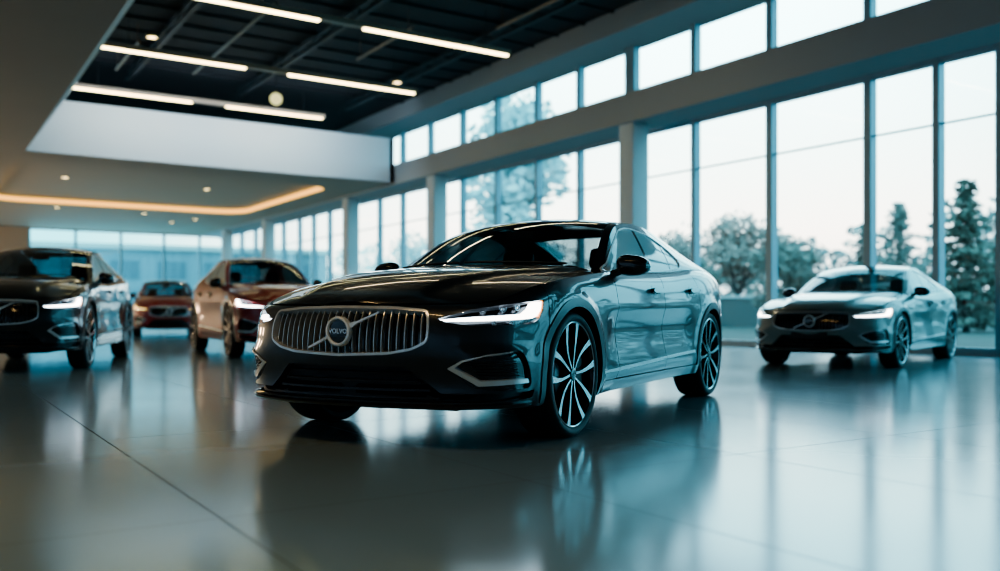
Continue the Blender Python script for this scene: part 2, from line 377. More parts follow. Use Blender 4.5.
def make_wheel(parent, x, sg, spoke_m):
    """alloy wheel: rim with tyre, spokes, brake disc and hub cap; axis along car y"""
    L = Matrix.Translation((x, .928 if sg > 0 else -.945, WR)) @ Matrix(((1,0,0,0),(0,0,sg,0),(0,1,0,0),(0,0,0,1)))   # local z -> outwards
    rim = MB().lathe([(.300,-.020),(.299,-.008),(.293,-.005),(.287,-.010),(.281,-.030),(.276,-.075),(.262,-.10),(.262,-.215),(.285,-.235)], 72, L)
    rim.lathe([(.0,-.070),(.262,-.105)], 48, L, mi=1); rim.lathe([(.05,-.02),(.085,-.040),(.09,-.07)], 40, L, mi=1)
    rim.lathe([(.2985,-.0075),(.293,-.0040),(.2875,-.0090)], 72, L, mi=2)
    w = rim.build('wheel', [M['wheel_black'], M['void'], M['machined']], parent)
    MB().lathe([(.290,-.030),(.297,-.011),(.306,-.004),(.318,.002),(.330,.001),(.341,-.008),(.3490,-.022),(.352,-.040),(.3524,-.125),(.352,-.205),(.349,-.224),(.341,-.236),(.325,-.243),(.298,-.235),(.288,-.21)], 96, L).build('tyre', M['rubber'], w)
    MB().lathe([(.0,-.058),(.16,-.058),(.165,-.062),(.165,-.085)], 48, L).build('brake_disc', M['disc'], w)
    MB().bbox(-.215,-.13,-.09,.09,-.085,-.052,.012, M=L).build('brake_caliper', M['matte_black'], w)
    MB().lathe([(.0,-.008),(.028,-.008),(.036,-.012),(.040,-.03)], 32, L).build('hub_cap', M['gloss_black'], w)
    for k in range(10):
        a = R(84+72*(k//2)+(14 if k % 2 else -14)); bend = .016*(1 if k % 2 else -1)
        vs = []; fs = []; mi = []
        rs = [.034,.085,.14,.20,.25,.288]; wd = [.006,.0072,.0088,.0115,.0155,.0205]; hz = [-.016,-.020,-.020,-.016,-.011,-.008]
        for r, q, h in zip(rs, wd, hz):
            off = bend*math.sin(math.pi*(r-.034)/.254)
            for t, dz in ((-q-.006,-.042),(-q,0),(q,0),(q+.006,-.042)):
                tt = t+off; vs.append(L @ Vector((r*math.cos(a)-tt*math.sin(a), r*math.sin(a)+tt*math.cos(a), h+dz)))
        for i in range(5):
            for j in range(3): fs.append((i*4+j, i*4+j+1, i*4+j+5, i*4+j+4)); mi.append(0 if j == 1 else 1)
        m = MB(); m.add(vs, fs); m.mi = mi; m.build('spoke', [spoke_m, M['wheel_black']], w, smooth=30)
    return w

def seat(parent, x, y, back=.62, z0=.30, w=.25):
    c = MB(); c.bbox(x-.05, x+.46, y-w, y+w, z0, z0+.17, .05)
    B = Matrix.Translation((x-.02, y, z0+.12)) @ Matrix.Rotation(R(-16), 4, 'Y')
    c.bbox(-.13, .03, -w+.01, w-.01, 0, back, .055, M=B)
    o = c.build('seat', M['leather'], parent)
    h = MB(); h.bbox(-.10, .01, -.13, .13, back+.03, back+.20, .045, M=B); h.tube([B @ Vector((-.045, .06, back-.02)), B @ Vector((-.045, .06, back+.06))], .008); h.tube([B @ Vector((-.045,-.06, back-.02)), B @ Vector((-.045,-.06, back+.06))], .008)
    h.build('headrest', M['leather'], o)

def make_car(name, pm, slat_m, led_m):
    root = empty(name)
    both = lambda pb, nm, m, p=None: (pb.build(nm, m, p or root), pb.mirrored().build(nm, m, p or root))
    S = (.034,.026)
    # front bumper with its openings
    half = [(0,.215),(.5,.215),(.9,.212),(1.2,.21)]+arc(AX, OPEN_R, -21, ARCH, 26)+[(S_BF-.055,.62),(S_BF,zt(S_BF)-.004)]
    top_l = [(a, b) for a, b in ringline(S_BF, 0, -.004, 34)][1:-1]
    out = half+top_l; out = out+[(0, zt(0)-.004)]+neg(top_l[::-1])+neg(half[::-1])[:-1]
    g = GR
    PB().patch(belt, out, [LAMP, neg(LAMP), round_poly(g, .03), round_poly(FOG, .02), neg(round_poly(FOG, .02)), round_poly(INTK, .012)], S, rim=.03).build('front_bumper', pm, root)
    # grille
    gi = round_poly(inset(g, .008), .022); go = round_poly(inset(g, -.004), .03)
    gb = PB().patch(belt, round_poly(inset(g, -.001), .03), (), .04, off=-.045, rim=-.05).build('grille', M['gloss_black'], root)
    PB().patch(belt, go, [gi], .02, off=.012, rim=.045, edge=.012).build('grille_frame', M['chrome'], gb)
    gp = np.array(resample(inset(g, .010), .004))
    for k in range(-11, 12):
        s = k*.0428; c = gp[np.abs(gp[:,0]-s) < .006]
        z0, z1 = c[c[:,1] < .62][:,1].mean(), c[c[:,1] > .62][:,1].mean()
        PB().patch(belt, [(s-.0026, z0), (s+.0026, z0), (s+.0026, z1), (s-.0026, z1)], (), .05, off=-.006, rim=.03, edge=.03).build('slat', slat_m, gb)
    emblem(root, slat_m)
    # lower intake
    ik = PB().patch(belt, round_poly(inset(INTK, -.002), .012), (), .05, off=-.05, rim=-.05).build('lower_intake', M['matte_black'], root)
    for z, w in ((.385,.40), (.345,.455), (.308,.51), (.272,.56)):
        PB().patch(belt, band([(-w, z), (w, z)], .010), (), .05, off=-.018, rim=.03).build('intake_bar', M['slat_dark'], ik)
    PB().patch(belt, band([(-1.09,.236),(-.55,.226),(0,.228),(.55,.226),(1.09,.236)], .014), (), .03, off=.010, rim=.02).build('front_lip', M['gloss_black'], root)
    for sg in (1, -1):
        q = (lambda p: p) if sg == 1 else neg
        # headlight
        h = PB().patch(belt, q(inset(LAMP, -.001)), (), .03, off=-.05, rim=-.05).build('headlight', M['gloss_black'], root)
        PB().patch(belt, q(LBAR), (), .022, off=-.010, rim=.02).build('light_bar', led_m, h)
        PB().patch(belt, q(band([(1.222,.764),(1.198,.716),(1.166,.676)], .011)), (), .02, off=-.006, rim=.02).build('side_marker', M['amber'], h)
        for s, z, r in ((.80,.706,.014), (.93,.722,.017), (1.03,.727,.014), (.86,.6445,.010), (.97,.6445,.010)):
            p = belt(np.array(sg*s), np.array(z)); n = plan(np.array(sg*s)); Q = Vector(p)-Vector((float(n[2]), float(n[3]), 0))*.04
            T = Matrix.Translation(Q) @ Vector((float(n[2]), float(n[3]), 0)).to_track_quat('Z', 'Y').to_matrix().to_4x4()
            MB().lathe([(0,.010),(r*.5,.0085),(r*.75,.004),(r,.004),(r*1.15,.012),(r*1.3,.012),(r*1.3,-.01)], 24, T).build('projector', M['satin'], h)
        PB().patch(belt, q(inset(LAMP, .001)), (), .03, off=-.001, rim=0).build('lamp_lens', M['lens'], h)
        # corner vent with chrome blade
        f = PB().patch(belt, q(round_poly(inset(FOG, -.002), .02)), (), .03, off=-.022, rim=-.024).build('corner_vent', M['gloss_black'], root)
        for k in range(7):
            z = .378+.0155*k; e0 = .765-.012*k if z < .43 else .70+.75*(z-.445); e1 = .992-(z-.375)*.36
            PB().patch(belt, q(band([(max(e0,.69), z), (e1, z)], .006)), (), .04, off=-.012, rim=.015).build('vent_bar', M['slat_dark'], f)
        PB().patch(belt, q(round_poly([(.608,.421),(.68,.4615),(.80,.488),(.94,.500),(.94,.497),(.80,.482),(.685,.453),(.645,.424),(.775,.357),(1.035,.365),(1.045,.342),(.765,.331)], .006)), (), .02, off=.007, rim=.03).build('chrome_blade', M['chrome'], f)
        # sensor / washer flap seam on the bumper is drawn by the panel gap
    # fender: side plus the strip on top beside the hood
    fd = [(S_BF+.006, zt(S_BF)-.003)]+ringline(S_BF+.02, sx(DX0)-.004)+[(sx(DX0)-.004,.84),(sx(.728)-.004,.68),(sx(.728)-.004,.288)]+[p for p in arc(AX, OPEN_R, 191, ARCH+1.2, 44)]+[(S_BF-.049,.62)]
    pb = PB().patch(belt, fd, (), S, rim=.03)
    xs = np.linspace(float(belt(np.array(S_BF), np.array(zt(S_BF)))[0])-.01, .735, 34)
    pb.patch(hood, [(x, float(yedge(x))-.001) for x in xs]+[(x, hood_edge(x)+.003) for x in xs[::-1]], (), .03, rim=.01)
    L, Rr = both(pb, 'fender', pm)
    both(PB().patch(belt, arc(AX, .430, -17, 189, 60)+arc(AX, OPEN_R-.001, 191, -20, 60), (), .03, off=.006, rim=.03), 'wheel_arch_lip', M['arch'])
    both(PB().patch(belt, arc(-AX, .430, -9, 197, 60)+arc(-AX, OPEN_R-.001, 200, -11, 60), (), .03, off=.006, rim=.03), 'wheel_arch_lip', M['arch'])
    # doors
    d1 = [(sx(DX0)+.003, zt(sx(DX0))-.002)]+ringline(sx(DX0)+.01, sx(DX1)-.003)+[(sx(DX1)-.003,.74),(sx(DX1)+.0,.55),(sx(DX1-.03),.288),(sx(.728)+.003,.288),(sx(.728)+.003,.68),(sx(DX0)+.003,.84)]
    rb = rear_door_back()
    d2 = ringline(sx(DX1)+.003, rb[0][0]-.003)+[(a-.003, b) for a, b in rb]+[(sx(-.98), .288),(sx(DX1-.03)+.006,.288),(sx(DX1)+.006,.55),(sx(DX1)+.003,.74)]
    doors = []
    for d in (d1, d2): doors.append(both(PB().patch(belt, d, (), S, rim=.03), 'door', pm))
    # handles
    for (xa, xb, zz), dd in zip(((-.155,.085,.850), (-1.03,-.80,.868)), doors):
        for sg, o in ((1, dd[0]), (-1, dd[1])):
            q = (lambda p: p) if sg == 1 else neg
            s0, s1 = sx(xb), sx(xa); p = PB()
            p.patch(belt, q(smooth_poly([(s0, zz),(s0+.05, zz+.020),(s1-.05, zz+.021),(s1, zz+.003),(s1-.04, zz-.017),(s0+.05, zz-.017)], 5)), (), .02, off=.030, rim=.028)
            p.build('door_handle', M['gloss_black'], o)
            p = PB().patch(belt, q(smooth_poly([(s0+.035, zz+.030),((s0+s1)/2, zz+.040),(s1-.035, zz+.028),(s1-.035, zz-.034),((s0+s1)/2, zz-.050),(s0+.035, zz-.032)], 5)), (), .02, off=.0012, rim=0).build('handle_recess', M['gloss_black'], o)
    # chrome side strip, split at the shut lines, and the sill
    for (xa, xb), (z0, z1) in (((1.0,.733),(.338,.345)), ((.723,-.236),(.346,.374)), ((-.246,-.955),(.375,.394))):
        both(PB().patch(belt, band([(sx(xa), z0), (sx(xb), z1)], [.012 if xa > .9 else .021, .021]), (), .04, off=.007, rim=.014), 'chrome_strip', M['bright'])
    s0, s1 = sx(AX-.378), sx(-AX+.378)
    both(PB().patch(belt, [(s0, .282), (s1, .282), (s1, .215), (s0, .205)], (), .04, off=.004, rim=.04), 'side_sill', M['gloss_black'] if False else pm)
    # rear quarter, rear bumper, tail lamps
    SR = sx(-2.02)
    q1 = ringline(rb[0][0]+.003, SR-.003)+[(SR-.003,.62),(sx(-1.80),.52)]+arc(-AX, OPEN_R, 157, 10, 44)+[(a+.003, b) for a, b in rb[::-1]]
    both(PB().patch(belt, q1, (), S, rim=.03), 'rear_quarter_panel', pm)
    TL = [(SR+.02,.90),(SR+.25,.905),(SMAX-.42,.90),(SMAX-.42,.865),(SR+.30,.855),(SR+.16,.80),(SR+.10,.72),(SR+.03,.73),(SR+.05,.82)]
    hb = [(SR+.003, zt(SR+.003)-.002)]+ringline(SR+.02, SMAX-.001, -.002, 24)
    lo = [(SMAX-.001,.23),(SMAX-.5,.225),(sx(-1.80),.215)]+arc(-AX, OPEN_R, 201, 157.6, 12)+[(sx(-1.80)+.004,.518),(SR+.003,.615)]
    pb = PB().patch(belt, hb+lo, [TL], S, rim=.03); both(pb, 'rear_bumper', pm)
    both(PB().patch(belt, inset(TL, .001), (), .03, off=-.004, rim=.01), 'tail_lamp', M['tail'])
    both(PB().patch(belt, [(SR+.2,.42),(SMAX-.002,.42),(SMAX-.002,.26),(SR+.25,.26)], (), .05, off=.004, rim=.01), 'diffuser', M['matte_black'])
    # hood
    xe = np.linspace(xs[0]+.0, .80, 40); left = [(x, hood_edge(x)-.002) for x in xe]
    fr = [(float(p[0])-.004, float(p[1])*.991) for p in belt(np.linspace(-S_BF+.03, S_BF-.03, 60), ztop(np.linspace(-S_BF+.03, S_BF-.03, 60)))]
    wb = [(float(wsbase(y))+.055, y) for y in np.linspace(.74, -.74, 21)]
    hp = fr+[p for p in left if p[0] < fr[-1][0]-.01 and p[0] > wb[0][0]+.01]+wb+[(a,-b) for a, b in left[::-1] if a < fr[0][0]-.01 and a > wb[0][0]+.01]
    PB().patch(hood, hp, (), .036, rim=.012).build('hood', pm, root)
    cw = [(float(wsbase(y))+.052, y) for y in np.linspace(.77, -.77, 21)]+[(float(wsbase(y))-.10, y) for y in np.linspace(-.77, .77, 21)]
    PB().patch(hood, cw, (), .05, off=-.012, rim=0).build('cowl', M['matte_black'], root)
    for y0, y1 in ((.62,-.02), (-.06,-.62)):
        MB().tube([Vector(hood(float(wsbase(y))+.012, y))+Vector((0,0,.016)) for y in np.linspace(y0, y1, 8)], .007, 6).build('wiper', M['matte_black'], root)
    # greenhouse
    wq = .915; T = (.05,.07)
    def xb(q):                                           # windscreen base in (x, q)
        x = .9
        for _ in range(12): x = float(wsbase(q*float(_yr(x))))
        return x
    qs = np.linspace(wq, -wq, 25)
    ws = [(xb(q), q) for q in qs]+[(.165+.05*(1-(q/wq)**2), q) for q in qs[::-1]]
    PB().patch(topq, ws, (), T, rim=.0).build('windscreen', M['screen'], root)
    PB().patch(topq, [(.162+.05*(1-(q/wq)**2), q) for q in qs]+[(-1.06-.04*(1-(q/wq)**2), q) for q in qs[::-1]], (), T, rim=.012).build('roof', M['gloss_black'], root)
    PB().patch(topq, [(-1.066-.04*(1-(q/wq)**2), q) for q in qs]+[(-1.93, q) for q in qs[::-1]], (), T).build('rear_window', M['window'], root)
    dl = smooth_poly(DLO, 4); xr = np.linspace(.752, -2.06, 70)
    so = [(x, float(zedge(x))+.003) for x in xr]+[(x, max(float(_zr(x)), float(zedge(x))+.006)) for x in xr[::-1]]
    pb = PB().patch(side, so, [dl], .035, rim=.01)
    pb.patch(topq, [(.80, wq+.004)]+[(x, wq+.004) for x in (.4, 0,-.4,-.8,-1.2,-1.6,-2.0)]+[(-2.06, wq+.004), (-2.06, 1.)]+[(x, 1.) for x in (-1.6,-1.2,-.8,-.4,0,.4)]+[(.80, 1.)], (), (.05,.05), rim=.01)
    both(pb, 'roof_side_rail', pm)
    xd = [-1.935,-2.1,-2.2]
    dk = [(-1.9, .60), (-1.9,-.60)]+[(x, -float(yedge(x))+.004) for x in (-2.0,-2.1,-2.2,-2.28)]+[(float(p[0])+.004, float(p[1])) for p in belt(np.linspace(-SMAX+.85, -SMAX+.01, 12), ztop(np.linspace(-SMAX+.85, -SMAX+.01, 12)))]+[(float(p[0])+.004, float(p[1])) for p in belt(np.linspace(SMAX-.01, SMAX-.85, 12), ztop(np.linspace(SMAX-.01, SMAX-.85, 12)))]+[(x, float(yedge(x))-.004) for x in (-2.28,-2.2,-2.1,-2.0)]
    PB().patch(hood, dk, (), .04).build('boot_lid', pm, root)
    fl = PB()
    xs2 = np.linspace(-1.2, -2.0, 16); fl.patch(hood, [(x, float(yedge(x))-.001) for x in xs2]+[(x, float(_yr(x))-.04) for x in xs2[::-1]], (), .04, rim=0); both(fl, 'rear_shoulder', pm)
    # side glass in three panes, dividers, bright surround
    B0, B1 = (-.318,1.33), (-.150,.985); C0, C1 = (-.800,1.26), (-.640,1.02)
    cut = lambda p, a, b, k: k*((b[0]-a[0])*(p[1]-a[1])-(b[1]-a[1])*(p[0]-a[0]))
    def clip(poly, a, b, k):
        out = []
        for i in range(len(poly)):
            p, q = poly[i-1], poly[i]; u, v = cut(p, a, b, k), cut(q, a, b, k)
            if (u > 0) != (v > 0): t = u/(u-v); out.append((p[0]+(q[0]-p[0])*t, p[1]+(q[1]-p[1])*t))
            if v > 0: out.append(q)
        return out
    gl = inset(dl, .004)
    k = 1 if cut((.5, 1.0), B0, B1, 1) > 0 else -1
    panes = [clip(gl, B0, B1, k), clip(clip(gl, B0, B1, -k), C0, C1, k), clip(gl, C0, C1, -k)]
    for sg in (1, -1):
        f = lambda x, z, sg=sg: side(x, z, sg)
        for i, p in enumerate(panes):
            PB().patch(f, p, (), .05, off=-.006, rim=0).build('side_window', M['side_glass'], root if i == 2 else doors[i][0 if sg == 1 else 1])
        PB().patch(f, clip(clip(band([B0, B1], .034), (0, 1.325), (-1, 1.325), 1), (0,.995), (-1,.995), -1), (), .05, off=-.003, rim=.006).build('door_pillar', M['gloss_black'], root)
        PB().patch(f, clip(clip(band([C0, C1], .020), (0, 1.24), (-1, 1.24), 1), (0,1.03), (-1,1.03), -1), (), .05, off=-.003, rim=.006).build('window_divider', M['gloss_black'], root)
        PB().patch(f, inset(dl, -.006), [inset(dl, .003)], .03, off=.004, rim=.012, edge=.018).build('window_trim', M['bright'], root)
        # mirror
        A = Matrix.Translation((.57, sg*.962, 1.003))
        vs = []; fs = []; nu, nv = 18, 24
        for i in range(nu+1):
            u = -1+2*i/nu; w = max(0., 1-abs(u)**2.6)**.5; yy = .112*u
            for j in range(nv):
                t = 2*math.pi*j/nv; cx, cz = math.cos(t), math.sin(t)
                ex = abs(cx)**.8*(1 if cx > 0 else -1); ez = abs(cz)**.75*(1 if cz > 0 else -1)
                vs.append(A @ Vector((ex*w*(.085 if cx > 0 else .055)-.01*u, sg*yy, ez*w*.068*(1-.12*u)+.006*u*(-1))))
        for i in range(nu):
            for j in range(nv): fs.append((i*nv+j, i*nv+(j+1) % nv, (i+1)*nv+(j+1) % nv, (i+1)*nv+j))
        mo = MB().add(vs, fs).build('wing_mirror', M['gloss_black'], root, smooth=60)
        ft = MB(); ft.tube([(.655, sg*.83, .940), (.63, sg*.865, .955), (.61, sg*.90, .972), (.58, sg*.935, .99)], [.026,.024,.024,.030], 12); ft.build('mirror_foot', M['gloss_black'], mo)
        MB().lathe([(0,.0),(.05,.0)], 24, A @ Matrix.Translation((-.062, 0, 0)) @ Matrix.Rotation(R(-90), 4, 'Y') @ Matrix.Diagonal((1,1.7,1,1))).build('mirror_glass', M['mirror_glass'], mo)
        pl = A @ Vector((.078, 0, -.012))
        MB().tube([(.640, sg*.885, 1.000), (.652, sg*.945, .999), (.638, sg*1.015, .998)], .004, 6).build('mirror_blade', M['satin'], mo)
        make_wheel(root, AX, sg, M['machined']); make_wheel(root, -AX, sg, M['machined'])
    # dark shell behind the gaps, wheel wells and floor pan
    ub = PB()
    for sg in (1, -1):
        q = (lambda p: p) if sg == 1 else neg
        o2 = [(0,.24),(1.2,.235)]+arc(AX, .41, -19, 199, 24)+arc(-AX, .41, -19, 199, 24)+[(SMAX-.5,.25),(SMAX,.25),(SMAX,.90),(sx(-1.9),.96),(sx(.7),.90),(sx(1.2),.86),(1.27,.72),(.9,.69),(0,.69)]
        ub.patch(belt, q(o2), (), .09, off=-.055, rim=0)
        for ax in (AX, -AX):
            w = lambda t, y, ax=ax, sg=sg: np.stack([ax+.415*np.cos(t), sg*y, WR+.415*np.sin(t)], -1)
            ub.patch(w, [(-.35,.50),(3.49,.50),(3.49,.885),(-.35,.885)], (), .12, rim=0, ref=(ax, sg*.7, WR), inward=True)
    under = ub.build('underbody', M['void'], root)
    m = MB(); m.box(-2.2, 2.1, -.55, .55, .19, .24); m.box(-1.0, 1.0, -.80, .80, .21, .26)
    for ax in (AX, -AX):
        for sg in (1, -1): m.box(ax-.42, ax+.42, sg*.50-.01, sg*.50+.01, .2, .76)
    m.box(1.0, 1.02, -.80, .80, .24, .93); m.box(-1.72,-1.70,-.75,.75,.24,.98)
    m.build('floor_pan', M['void'], root)
    # cabin
    d = MB(); d.bbox(.62, 1.0, -.76, .76, .70, .955, .06); d.bbox(.50,.72,.16,.62,.86,.965,.045); d.bbox(.45,.95,-.14,.14,.34,.72,.05)
    db = d.build('dashboard', M['cabin'], root)
    T2 = Matrix.Translation((.36, .38, .86)) @ Matrix.Rotation(R(65), 4, 'Y')
    tor = [(.175+.014*math.cos(2*math.pi*i/10), .014*math.sin(2*math.pi*i/10)) for i in range(10)]
    st = MB().lathe(tor, 36, T2, closed=True); st.lathe([(0,.02),(.055,.015),(.06,0)], 20, T2); st.box(-.17,.17,-.012,.012,-.004,.012, M=T2); st.box(-.012,.17,-.012,.012,-.004,.012, M=T2)
    st.build('steering_wheel', M['cabin'], db)
    seat(root, -.16, .38); seat(root, -.16, -.38)
    seat(root, -.98, .40, .50, .32, .30); seat(root, -.98, -.40, .50, .32, .30)
    MB().bbox(.27,.30,-.11,.11,1.225,1.285,.012).tube([(.29,0,1.275),(.275,0,1.305)], .012).build('rear_view_mirror', M['cabin'], root)
    pk = MB(); pk.bbox(-1.75,-1.28,-.62,.62,.90,.94,.02); pk.build('parcel_shelf', M['cabin'], root)
    dc = MB()
    for sg in (1, -1): dc.box(-1.2, .95, sg*.80-.015, sg*.80+.015, .26, .92)
    dc.build('door_lining', M['cabin'], root)
    return root

def copy_car(src, name, pm, led_m, swaps=()):
    old = M['paint_hero']; sw = {old.name: pm, M['led'].name: led_m}; sw.update({a.name: b for a, b in swaps})
    def rec(o, parent):
        c = o.copy(); COL.objects.link(c); c.parent = parent
        if parent is None: c.name = name
        if c.type == 'MESH':
            for i, sl in enumerate(c.material_slots):
                if sl.material and sl.material.name in sw:
                    m = sw[sl.material.name]; sl.link = 'OBJECT'; sl.material = m
        for ch in list(o.children): rec(ch, c)
        return c
    return rec(src, None)
# ---------------------------------------------------------------- the hall: +Y along the glass front, +X out through it
W = {}
W['floor'] = None
def floor_mat():
    m = bpy.data.materials.new('polished_stone_floor'); m.use_nodes = True; nt = m.node_tree; p = nt.nodes['Principled BSDF']; L = nt.links.new
    tc = nt.nodes.new('ShaderNodeTexCoord'); mp = nt.nodes.new('ShaderNodeMapping'); mp.inputs['Location'].default_value = (-3.41+1.27*20, -3.09+2.25*20, 0)
    L(tc.outputs['Object'], mp.inputs[0]); sp = nt.nodes.new('ShaderNodeSeparateXYZ'); L(mp.outputs[0], sp.inputs[0])
    def joint(sock, per):
        a = nt.nodes.new('ShaderNodeMath'); a.operation = 'PINGPONG'; a.inputs[1].default_value = per/2; L(sock, a.inputs[0])
        b = nt.nodes.new('ShaderNodeMath'); b.operation = 'LESS_THAN'; b.inputs[1].default_value = .0036; L(a.outputs[0], b.inputs[0]); return b
    jx = joint(sp.outputs[0], 1.27); jy = joint(sp.outputs[1], 2.25)
    mxm = nt.nodes.new('ShaderNodeMath'); mxm.operation = 'MAXIMUM'; L(jx.outputs[0], mxm.inputs[0]); L(jy.outputs[0], mxm.inputs[1])
    n = nt.nodes.new('ShaderNodeTexNoise'); n.inputs['Scale'].default_value = .9; n.inputs['Detail'].default_value = 6; L(tc.outputs['Object'], n.inputs[0])
    c = nt.nodes.new('ShaderNodeMix'); c.data_type = 'RGBA'; c.inputs[6].default_value = (.205,.275,.30,1); c.inputs[7].default_value = (.235,.31,.335,1); L(n.outputs['Fac'], c.inputs[0])
    d = nt.nodes.new('ShaderNodeMix'); d.data_type = 'RGBA'; d.inputs[7].default_value = (.05,.06,.065,1); L(mxm.outputs[0], d.inputs[0]); L(c.outputs[2], d.inputs[6]); L(d.outputs[2], p.inputs['Base Color']); sl = nt.nodes.new('ShaderNodeMapRange'); sl.inputs[3].default_value = .5; sl.inputs[4].default_value = .10; L(mxm.outputs[0], sl.inputs[0]); L(sl.outputs[0], p.inputs['Specular IOR Level'])
    r = nt.nodes.new('ShaderNodeMapRange'); r.inputs[3].default_value = .12; r.inputs[4].default_value = .18; L(n.outputs['Fac'], r.inputs[0])
    e = nt.nodes.new('ShaderNodeMath'); e.operation = 'MULTIPLY_ADD'; e.inputs[1].default_value = .5; L(mxm.outputs[0], e.inputs[0]); L(r.outputs[0], e.inputs[2]); L(e.outputs[0], p.inputs['Roughness'])
    p.inputs['IOR'].default_value = 2.0; p.inputs['Specular Tint'].default_value = (.60,.94,1.,1)
    return m
M['floor'] = floor_mat()
M['white_wall'] = mat('off_white_plaster', (.74,.79,.82), .75, noise=(1.5, (.71,.76,.79)), bump=.03)
M['bright_wall'] = mat('pale_blue_white_plaster', (.86,.91,.95), .7, noise=(1.2, (.83,.88,.92)))
M['blue_wall'] = mat('slate_blue_plaster', (.36,.44,.50), .75, noise=(1.2, (.33,.41,.47)))
M['soffit'] = mat('warm_taupe_soffit', (.43,.34,.275), .7, noise=(.8, (.40,.315,.255)))
M['beam'] = mat('grey_render', (.44,.465,.48), .75, noise=(1., (.41,.435,.45)), bump=.03)
M['deck'] = mat('black_ceiling_deck', (.018,.020,.024), .7, noise=(2., (.012,.013,.016)))
M['duct'] = mat('dark_duct', (.020,.022,.025), .5, .3)
M['pipe'] = mat('bronze_conduit', (.20,.15,.11), .4, .4)
M['frame'] = mat('slate_blue_aluminium', (.30,.42,.48), .4, .2)
M['pane'] = glass('clear_pane', (.95,.975,.98), 1.45)
M['lightbar'] = emis('warm_white_led', (1.,.80,.40), 8.)
M['spot'] = emis('downlight_lamp', (1.,.72,.30), 6.)
M['cove'] = emis('amber_cove_glow', (1.,.50,.10), 1.7)
M['brass'] = mat('brass_housing', (.34,.25,.18), .45, .3)
def struct(o): return tag(o, kind='structure')
GX, BX = 14.35, 13.3                                     # glass line, inner face of the beam
X0, X1, Y0, Y1 = -11., 14.6, -9., 51.
HEAD, BTOP, CHEAD, FBOT, CEIL = 4.97, 5.60, 7.16, 7.03, 7.55
struct(MB().box(X0-.3, GX+.15, Y0-.3, Y1+.3, -.2, 0).build('floor', M['floor'], smooth=0))
struct(MB().box(X0-.3, X0, Y0, Y1, 0, CEIL).build('wall_left', M['blue_wall'], smooth=0))
struct(MB().box(X0-.3, X1, Y0-.3, Y0, 0, CEIL).build('wall_front', M['blue_wall'], smooth=0))
struct(MB().box(X0-.3, X1+.6, Y0-.3, Y1+.3, CEIL, CEIL+.2).build('ceiling', M['deck'], smooth=0))
# back wall: solid on the left, glazed on the right
bw = MB(); bw.box(X0, 4.75, Y1, Y1+.3, 0, 5.0); bw.box(4.75, X1, Y1, Y1+.3, 4.93, 5.05); bw.box(4.75, X1, Y1, Y1+.3, 0, .1)
struct(bw.build('wall_back', M['soffit'], smooth=0))
# glass front: lower windows bay by bay, beam, clerestory, fascia
cols = [5.3, 15.4, 24.55, 31.15, 40.5, 47.0]
mull = [-7.2,-5.2,-3.2,-1.2,.8,2.8,4.7,6.5, 7.58, 8.63, 9.92, 12.13, 14.22, 16.30, 18.29, 20.16, 22.21, 24.2, 26.3, 28.33, 30.19, 32.6, 34.97, 36.75, 38.43, 40.51, 42.5, 44.6, 46.9, 49.0]
struct(MB().box(BX, GX+.12, Y0, Y1, HEAD-.03, BTOP).build('wall_right', M['beam'], smooth=0))
struct(MB().box(BX, X1, Y0, Y1, FBOT, CEIL).build('trim_1', M['beam'], smooth=0))
struct(MB().box(GX-.07, GX+.15, Y0, Y1, 0, .07).build('trim_2', M['frame'], smooth=0))
bays = [Y0]+[12.13, 22.21, 32.6, 42.5]+[Y1]
n = 0
for y0, y1 in zip(bays, bays[1:]):
    for z0, z1, low in ((.07, HEAD-.03, True), (BTOP, FBOT+.15, False)):
        n += 1; f = MB()
        ms = [m for m in mull if y0-.01 <= m < y1-.01]
        if not low: ms = [m for m in ms if m not in (8.63, 14.22+99)]
        for m in ms:
            w = .075 if m in (9.92, 12.13) or not low else .06
            if not low and abs(m-16.30) < .01: w = .17
            f.box(GX-.09, GX+.09, m-w, m+w, z0, z1)
        f.box(GX-.07, GX+.07, y0, y1, z1-(.09 if low else .13), z1); f.box(GX-.07, GX+.07, y0, y1, z0, z0+.06)
        if low: f.box(GX-.025, GX+.025, y0, y1, 3.835, 3.862)
        o = struct(f.build(f'window_{n}', M['frame'], smooth=0))
        MB().add([(GX+.03, y0, z0), (GX+.03, y1, z0), (GX+.03, y1, z1), (GX+.03, y0, z1)], [(0,1,2,3)]).build('pane', M['pane'], o, smooth=0)
n += 1; f = MB()
for x in (4.75, 6.9, 9.1, 11.3, 13.2): f.box(x, x+.12, Y1+.06, Y1+.2, .1, 4.93)
o = struct(f.build(f'window_{n}', M['frame'], smooth=0))
MB().add([(4.75, Y1+.12, .1), (X1, Y1+.12, .1), (X1, Y1+.12, 4.93), (4.75, Y1+.12, 4.93)], [(0,1,2,3)]).build('pane', M['pane'], o, smooth=0)
for i, y in enumerate(cols):
    struct(MB().bbox(13.36, 13.84, y-.24, y+.24, 0, HEAD-.03, .03).build(f'column_{i+1}', M['white_wall']))
